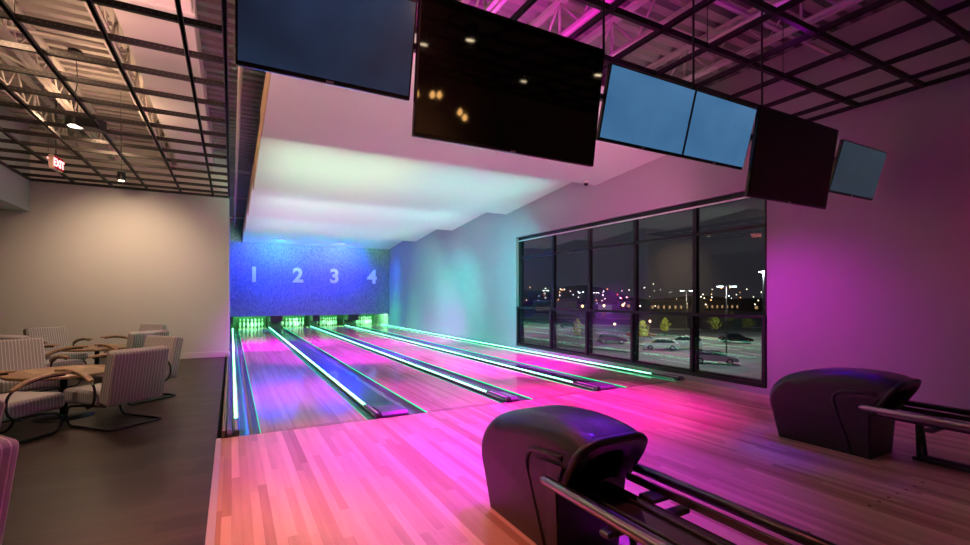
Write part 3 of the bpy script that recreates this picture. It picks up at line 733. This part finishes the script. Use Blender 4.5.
# ---------------- lounge chairs and tables
def make_chair():
    t = thing('lounge_chair', 'x', 'chair', (0, 0, 0), 0, 'striped lounge chairs')
    MB().box(-.29, .29, -.26, .36, .245, .41, .045, 4).build('seat', M_fab, t)
    o = MB().box(-.30, .30, -.075, .075, 0, .58, .035, 4)
    # taper thicker at the bottom
    for v in o.bm.verts: v.co.y *= 1.15-.5*v.co.z
    ob = o.build('backrest', M_fab, t); ob.matrix_local = Matrix.Translation((0, -.30, .27)) @ Matrix.Rotation(math.radians(13), 4, 'X')
    for s in (-1, 1):
        p = smooth_path([(s*.24, .05, .232), (s*.32, -.12, .236), (s*.335, -.23, .30), (s*.335, -.25, .42), (s*.335, -.20, .515), (s*.335, -.05, .575), (s*.335, .14, .600), (s*.33, .30, .595)], 5)
        MB().tube(p, .012, 8).build('arm_tube', M_blks, t)
        b = MB(); q = smooth_path([(s*.335, -.21, .525), (s*.335, -.07, .592), (s*.335, .13, .624), (s*.335, .36, .612)], 5)
        B = b.bm; rings = []
        for i, c in enumerate(q):
            w_ = .030 if 0 < i < len(q)-1 else .02
            rings.append([B.verts.new(c+Vector(v)) for v in ((-w_, 0, -.012), (w_, 0, -.012), (w_, 0, .008), (w_*.6, 0, .014), (-w_*.6, 0, .014), (-w_, 0, .008))])
        for a, c in zip(rings, rings[1:]):
            for k in range(6): B.faces.new((a[k], a[(k+1) % 6], c[(k+1) % 6], c[k]))
        B.faces.new(rings[0]); B.faces.new(rings[-1])
        b.build('armrest', M_arm, t)
    p = []
    for s in (-1, 1):
        q = smooth_path([(s*.20, -.20, .235), (s*.26, .10, .232), (s*.275, .26, .21), (s*.275, .315, .12), (s*.275, .25, .022), (s*.275, .12, .014), (s*.275, -.30, .014), (s*.26, -.37, .014), (s*.20, -.395, .014)], 4)
        p = p+q if s < 0 else p+q[::-1]
    MB().tube(p, .013, 8).build('base_frame', M_blks, t)
    return t
ch = make_chair(); first = True
def place(x, y, fx, fy, label):
    global first
    c = ch if first else copy_tree(ch)
    first = False
    c.location = (x, y, 0); c.rotation_euler = (0, 0, math.atan2(fy, fx)-PI/2); c['label'] = label
T1 = (-1.72, 7.15); T2 = (-2.05, 10.35); T3 = (-2.65, 3.2)
place(-1.16, 6.56, -.68, .74, 'striped lounge chair seen from behind, right of the front table, nearest the lanes')
place(-1.95, 6.24, .56, .83, 'striped lounge chair at the left photo edge, seat beside the front chair')
place(-2.32, 8.00, .50, -.86, 'striped lounge chair with upright back behind the front table, facing the camera')
place(-1.15, 7.80, -.72, -.69, 'striped lounge chair partly hidden behind the right-hand front chair')
place(-2.50, 9.50, .7, .7, 'striped lounge chair near the rear table, only its flat back top showing')
place(-1.46, 9.68, -.66, .75, 'striped lounge chair right of the rear table, teal light on its back')
place(-2.75, 11.1, .62, -.78, 'striped lounge chair left of the rear table, facing the camera near the back wall')
place(-1.72, 11.5, -.7, -.7, 'striped lounge chair in the far right corner of the lounge by the back wall')
place(-1.66, 3.47, -.75, -.66, 'violet lit chair at the left photo edge, the farther of the two cropped ones')
place(-1.32, 2.62, -.82, .57, 'violet lit chair back cropped at the lower left photo edge, nearest the camera')
def table(x, y, label):
    t = thing('lounge_table', label, 'table', (x, y, 0), .5, 'round plank lounge tables')
    MB().lathe([(.50, 0), (.52, .008), (.52, .03), (.50, .036)], (0, 0, .50), 40).build('table_top', M_table, t)
    MB().lathe([(.04, .012), (.035, .5)], seg=16).build('pedestal', M_blk, t)
    MB().lathe([(.28, 0), (.28, .010), (.05, .03)], seg=28).build('base', M_blk, t)
    MB().box(-.3, .3, -.025, .025, .475, .498).box(-.025, .025, -.3, .3, .475, .498).build('top_bracket', M_blk, t)
table(*T1, 'round reclaimed wood table in front, between the four nearest chairs')
table(*T2, 'round reclaimed wood table at the rear, near the back wall')
table(*T3, 'round wood table nearest the camera, beyond the left photo edge')

# ---------------- lamps behind the viewpoint, mirrored in the dark screen
for x, y, lab in ((2.46, -.22, 'black cylinder spotlight over the approach, mirrored highest in the large black screen'), (4.07, -1.6, 'black cylinder spotlight mirrored low in the middle of the large black screen'),
                  (2.17, -1.0, 'black cylinder spotlight mirrored near the left edge of the large black screen'), (4.33, -.11, 'black cylinder spotlight mirrored at the right edge of the large black screen')):
    can_light(x, y, lab)
for k, (x, z) in enumerate(((2.47, 3.30), (2.65, 3.24), (2.93, 3.28), (3.05, 3.30), (3.46, 3.10), (3.56, 3.03))):
    t = thing('pendant_bulb', ['leftmost', 'second', 'third', 'fourth', 'fifth', 'rightmost'][k]+' of the amber bulbs mirrored in the large black screen', 'pendant lamp', (x, -2.55, z), 0, 'amber pendant bulbs')
    MB().lathe([(.01, -.05), (.035, -.03), (.045, 0), (.03, .04), (.015, .06)], seg=12).build('bulb', emis('amber_bulb', (1, .5, .15), 14), t)
    MB().lathe([(.02, .06), (.02, .12)], seg=10).build('socket', M_blk, t)
    MB().tube([(0, 0, .12), (0, 0, DZ-z)], .004, 6).build('cord', M_blk, t)
# ================================================================== outside
GG = -5.6
M_asph = plain('asphalt', (.10, .10, .10), .75, noise=.35, nscale=.25)
struct(MB().box(8, 700, -150, 700, GG-.2, GG).build('floor_parking_lot', M_asph))
M_conc = plain('concrete', (.42, .41, .38), .8)
M_line = plain('lot_paint', (.65, .65, .62), .6)
M_grav = plain('gravel_bed', (.30, .28, .22), .95, noise=.5, nscale=3)
def pxg(x, y, z=GG):     # where a sight line meets the lot
    f = (1.4-z)*468.3/(y-296.7); r = (x-485)/468.3
    return (f*(.476+.8794*r), f*(.8794-.476*r))
def island(a, c, wid, label):
    d = (Vector(c)-Vector(a)).normalized(); n = Vector((-d.y, d.x))*wid/2
    A, C = Vector(a), Vector(c)
    t = thing('planting_island', label, 'curbed island', ((A.x+C.x)/2, (A.y+C.y)/2, GG), 0, 'curbed islands in the lot')
    o_ = [A-n, C-n, C+n, A+n]; mid = (A+C)/2
    MB().prism([(p.x-mid.x, p.y-mid.y) for p in o_], 0, .15, 'Z').build('curb', M_conc, t)
    i_ = [A-n*.8+d*.3, C-n*.8-d*.3, C+n*.8-d*.3, A+n*.8+d*.3]
    MB().prism([(p.x-mid.x, p.y-mid.y) for p in i_], .15, .19, 'Z').build('gravel', M_grav, t)
island(pxg(636, 344.5), pxg(655, 346.5), 1.6, 'gravel island left of the two white cars')
island(pxg(692, 337), pxg(722, 340), 2.2, 'gravel island with low planting left of the black car')
island(pxg(566, 346), pxg(630, 352), 1.4, 'long pale island in the lot below the dark sedan')
island(pxg(652, 329), pxg(700, 329.5), 2.5, 'far long island with young trees')
island(pxg(560, 325), pxg(640, 326), 3, 'pale island strip in the distant left part of the lot')
island(pxg(742, 327), pxg(800, 329), 3, 'far island at the right window edge')
island(pxg(520, 318), pxg(640, 319), 5, 'distant pale road edge seen through the left panes')
for k, (a, c) in enumerate((((700, 338), (770, 346)), ((650, 343), (692, 349)), ((740, 352), (790, 360)), ((700, 346), (740, 350)), ((660, 359), (700, 366)))):
    p, q = Vector(pxg(*a)), Vector(pxg(*c)); d = (q-p).normalized(); n = Vector((-d.y, d.x))*.07
    struct(MB().prism([tuple(p-n), tuple(q-n), tuple(q+n), tuple(p+n)], GG, GG+.012, 'Z').build('trim_%d' % (k+2), M_line))
M_cg = plain('car_glass', (.02, .025, .03), .08); M_tire = plain('tire', (.015, .015, .015), .8); M_rim = plain('rim', (.5, .5, .5), .3, .8)
M_hl = plain('head_lamp', (.8, .8, .8), .2); M_tl = plain('tail_lamp', (.5, .02, .02), .3)
def car(px, py, face, col, label, suv=False):
    x, y = pxg(px, py)
    t = thing('car', label, 'car', (x, y, GG), face, 'parked cars')
    paint = plain('car_paint', col, .3, .2, coat=.8)
    h = .2 if suv else 0
    body = [(-2.25, .35), (-2.28, .62), (-2.2, .92+h), (-1.5, .98+h), (.9, .95+h), (1.9, .82+h*.6), (2.2, .68), (2.25, .35)]
    b = MB().prism(body, -.88, .88, 'Y'); bmesh.ops.bevel(b.bm, geom=b.bm.edges[:], offset=.07, segments=3, profile=.5, affect='EDGES'); b.build('body', paint, t)
    cab = [(-1.75 if not suv else -2.1, .95+h), (-1.15 if not suv else -1.85, 1.38+h), (-.1, 1.46+h), (.35, 1.40+h), (1.15, .93+h)]
    b = MB(); n = len(cab)
    A = [b.bm.verts.new((u, -.80+(v-.95-h)*.32, v)) for u, v in cab]; B2 = [b.bm.verts.new((u, .80-(v-.95-h)*.32, v)) for u, v in cab]
    for i in range(n): b.bm.faces.new((A[i], A[(i+1) % n], B2[(i+1) % n], B2[i]))
    b.bm.faces.new(A[::-1]); b.bm.faces.new(B2); b.build('windows', M_cg, t)
    MB().box(-1.12 if not suv else -1.8, .34, -.64, .64, 1.41+h, 1.475+h, .03, 2).build('roof', paint, t)
    for sx in (-1.35, 1.40):
        for sy in (-1, 1):
            o = MB().lathe([(.20, -.11), (.32, -.10), (.34, 0), (.32, .10), (.20, .11)], seg=20).build('wheel', M_tire, t)
            o.matrix_local = Matrix.Translation((sx, sy*.80, .34)) @ Matrix.Rotation(PI/2, 4, 'X')
            MB().lathe([(.19, -.115), (.19, .115)], seg=14).build('wheel_rim', M_rim, o)
    for sy in (-1, 1):
        MB().box(2.12, 2.24, sy*.68-.15, sy*.68+.15, .60, .74, .02, 1).build('head_lamp', M_hl, t)
        MB().box(-2.27, -2.18, sy*.68-.15, sy*.68+.15, .70, .84, .02, 1).build('tail_lamp', M_tl, t)
R_ = math.radians
car(714, 363.5, R_(-28-22), (.42, .36, .44), 'silver hatchback parked nearest the window')
car(736, 343, R_(-28-12), (.012, .012, .014), 'black sedan on the right side of the lot')
car(661, 349.5, R_(180-28-16), (.70, .70, .68), 'white sedan, left one of the two white cars')
car(684, 348.5, R_(180-28-16), (.62, .62, .60), 'white hatchback behind and right of the white sedan', True)
car(641, 338.2, R_(-28), (.35, .03, .03), 'dark red car behind the left young tree')
car(611, 343.5, R_(-28), (.02, .02, .025), 'dark sedan seen through the middle lower panes')
car(570, 328.5, R_(-28), (.015, .015, .015), 'black van in the far left part of the lot', True)
M_bark = plain('bark', (.12, .08, .05), .9); M_leaf = plain('leaves', (.55, .58, .08), .8)
def tree(px, py, h, wv, label):
    x, y = pxg(px, py); t = thing('young_tree', label, 'tree', (x, y, GG), random.random()*6, 'young trees in the lot')
    MB().tube([(0, 0, 0), (.03, 0, h*.4), (0, .04, h*.85)], [.07, .05, .02], 7).build('trunk', M_bark, t)
    b = MB(); rr = random.Random(px)
    for k in range(300):
        z = rr.random(); rad = wv/2*(math.sin(PI*min(1, z*.86+.12))**.8)*(rr.random()**.45); a = rr.random()*2*PI
        rad *= 1+.35*math.sin(a*3+z*9+px); c = Vector((rad*math.cos(a), rad*math.sin(a), h*(.26+.74*z)))
        u = Vector((rr.uniform(-1, 1), rr.uniform(-1, 1), rr.uniform(-1, 1))).normalized(); v = u.orthogonal().normalized(); s = .11+.08*rr.random()
        b.quad(c-u*s, c-v*s*.6, c+u*s, c+v*s*.6)
    b.build('foliage', M_leaf, t)
tree(643, 341, 3.2, 1.9, 'young tree lit yellow-green beside the warm lamp, left of the white cars')
tree(665, 335.5, 3.2, 1.6, 'young tree behind the white sedan')
tree(715, 333, 3.3, 2.2, 'young tree behind the silver hatchback, left of the lamp pole')
tree(748, 329.5, 2.6, 2.6, 'young tree far right in the window')
tree(730, 324, 3.2, 2.6, 'young tree behind the lamp pole')
tree(577.5, 340, 3.4, 1.5, 'yellow-green young tree in the left lower panes')
tree(604, 318, 3.0, 2.0, 'small distant tree in the middle of the window')
# lamp poles
def pole(px, fdist, ptop, label, heads=2, on=30, wcol=(.75, .95, 1), r=.09):
    rr = (px-485)/468.3; x, y = fdist*(.476+.8794*rr), fdist*(.8794-.476*rr); zt = 1.4+(296.7-ptop)/468.3*fdist
    t = thing('lot_lamp_pole', label, 'street lamp', (x, y, GG), R_(-28), 'lamp poles in the lot')
    H = zt-GG
    MB().tube([(0, 0, 0), (0, 0, H)], [r, r*.7], 10).build('pole', M_steel, t)
    MB().tube([(0, 0, 0), (0, 0, .6)], r*2.4, 12).build('footing', M_conc, t)
    for s in ((-1, 1) if heads == 2 else (0,)):
        o = MB().box(s*.75-.35, s*.75+.35, -.18, .18, H-.05, H+.10, .02, 1).build('lamp_head', M_steel, t)
        MB().box(s*.75-.28, s*.75+.28, -.19, .13, H-.08, H-.045).build('lamp_glow', emis('pole_glow', wcol, on), o)
    if heads == 2: MB().tube([(-.75, 0, H), (.75, 0, H)], .04, 8).build('cross_arm', M_steel, t)
pole(726.5, 52, 286, 'double headed lamp pole beside the silver hatchback')
pole(686.5, 78, 290.5, 'double headed lamp pole seen beside the fourth window mullion', on=22)
pole(763.5, 38, 271, 'lamp with bright white glare at the right window edge', 1, 90)
pole(545.5, 172, 290.5, 'distant lamp pole in the leftmost pane', 2, 60, (1, .95, .85))
pole(581, 172, 292, 'distant lamp pole in the second pane', 2, 50, (1, .95, .85))
pole(596, 176, 292.5, 'distant lamp pole in the third pane', 2, 40, (.9, 1, .95))
for (px, fd, pt, lab) in ((650, 95, 322, 'low warm lamp behind the left young tree'), (614.7, 80, 325, 'low warm lamp above the dark sedan'), (582.5, 175, 307, 'warm lamp at the second mullion'), (604, 175, 306.5, 'warm lamp in the third pane beside the white box truck'), (623, 175, 306, 'warm lamp right of the white box truck')):
    rr = (px-485)/468.3; x, y = fd*(.476+.8794*rr), fd*(.8794-.476*rr); zt = 1.4+(296.7-pt)/468.3*fd
    t = thing('bollard_lamp', lab, 'street lamp', (x, y, GG), 0, 'warm lamps in the lot')
    MB().tube([(0, 0, 0), (0, 0, zt-GG)], .07, 8).build('post', M_steel, t)
    q = fd/80
    MB().lathe([(.03*q, -.20*q), (.16*q, -.1*q), (.18*q, 0), (.16*q, .1*q), (.03*q, .2*q)], (0, 0, zt-GG+.15*q), 12).build('lamp_globe', emis('warm_globe', (1, .55, .18), 9), t)
# distant town
M_bld = plain('distant_building', (.10, .09, .10), .8); M_lit = emis('lit_window', (1, .6, .28), .45)
def building(px0, px1, fd, ptop, label, mat=M_bld, lit=0):
    r0, r1 = (px0-485)/468.3, (px1-485)/468.3
    A = Vector((fd*(.476+.8794*r0), fd*(.8794-.476*r0))); B = Vector((fd*(.476+.8794*r1), fd*(.8794-.476*r1)))
    zt = 1.4+(296.7-ptop)/468.3*fd; mid = (A+B)/2; L = (B-A).length
    t = thing('distant_building', label, 'building', (mid.x, mid.y, GG), -R_(28.43), 'buildings beyond the lot')
    MB().box(-L/2, L/2, 0, 12, 0, zt-GG, .1, 1).build('walls', mat, t)
    MB().box(-L/2-.3, L/2+.3, -.3, 12.3, zt-GG, zt-GG+.4).build('roof_edge', M_bld, t)
    n = lit
    for k in range(n):
        MB().box(-L/2+(k+.3)*L/n, -L/2+(k+.62)*L/n, -.05, .0, 1.2, min(2.6, (zt-GG)*.8)).build('window', M_lit, t)
building(555, 577, 190, 301, 'low pale building in the second pane', plain('pale_wall', (.40, .40, .42), .8), 0)
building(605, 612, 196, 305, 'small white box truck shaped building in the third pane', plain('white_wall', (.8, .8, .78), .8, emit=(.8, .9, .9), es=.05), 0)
building(536, 549, 200, 301.5, 'low building with orange lit windows in the leftmost pane', M_bld, 6)
building(650, 690, 230, 301, 'dark building with lit windows in the fourth pane', M_bld, 7)
building(705, 745, 240, 300.5, 'dark building with lit windows in the rightmost pane', M_bld, 8)
building(752, 800, 220, 299, 'dark building at the right window edge', M_bld, 5)
building(625, 648, 260, 302, 'dark low building in the middle distance', M_bld, 3)
# dark tree masses and hills along the horizon
b = MB(); pts = []
for k in range(61):
    a = k/60; ang = R_(2+78*a); d = 430; pts.append((d*math.sin(ang), d*math.cos(ang), 1.4+5+4*math.sin(a*17)+3*math.sin(a*41)+3*math.sin(a*7)))
for p, q in zip(pts, pts[1:]):
    b.quad((p[0], p[1], GG), (q[0], q[1], GG), q, p); b.quad(p, q, (q[0]*1.12, q[1]*1.12, GG), (p[0]*1.12, p[1]*1.12, GG))
struct(b.build('hills', plain('dark_hills', (.012, .014, .010), .9)))
rr = random.Random(3); n0 = {}; TL = {}
LC = [((1, .85, .6), 11, 'pale warm'), ((.8, .95, 1), 11, 'cool white'), ((1, .45, .12), 9, 'orange'), ((1, .06, .05), 9, 'red')]
LM = [emis('town_light_%d' % i, c, s) for i, (c, s, _) in enumerate(LC)]
PANES = [(523, 549, 'leftmost pane'), (552, 585, 'second pane'), (588, 630, 'third pane'), (634, 689, 'fourth pane'), (693, 764, 'rightmost pane')]
for k in range(84):
    i = rr.choices([0, 1, 2, 3], [.5, .22, .2, .08])[0]
    p = rr.choices(PANES, [26, 32, 40, 50, 70])[0]
    px = rr.uniform(p[0], p[1]); py = rr.gauss(297, 5.5); py = min(306, max(284, py)); fd = rr.uniform(170, 320)
    if i not in n0:
        o = MB().lathe([(.03, -.3), (.25, -.18), (.32, 0), (.25, .18), (.03, .3)], seg=8).build('distant_lamp', LM[i]); n0[i] = o
    else: o = n0[i].copy(); COL.objects.link(o)
    r = (px-485)/468.3; s = fd/260*rr.uniform(.3, .85); o.scale = (s, s, s)
    o.location = (fd*(.476+.8794*r), fd*(.8794-.476*r), 1.4+(296.7-py)/468.3*fd)
    tag(o, 'x', 'distant light', 'tiny %s town lights seen through the %s' % (LC[i][2], p[2])); TL.setdefault((LC[i][2], p[2]), []).append((px, o))
ON = 'leftmost,second,third,fourth,fifth,sixth,seventh,eighth,ninth,tenth,eleventh,twelfth,thirteenth,fourteenth,fifteenth,sixteenth,seventeenth,eighteenth,nineteenth,twentieth'.split(',')
for (cn, pn), L_ in TL.items():
    for q, (px, o) in enumerate(sorted(L_, key=lambda a: a[0])):
        o['label'] = '%s of the tiny %s town lights in the %s%s' % (ON[q], cn, pn, '' if q == 0 else ', counted from the left')
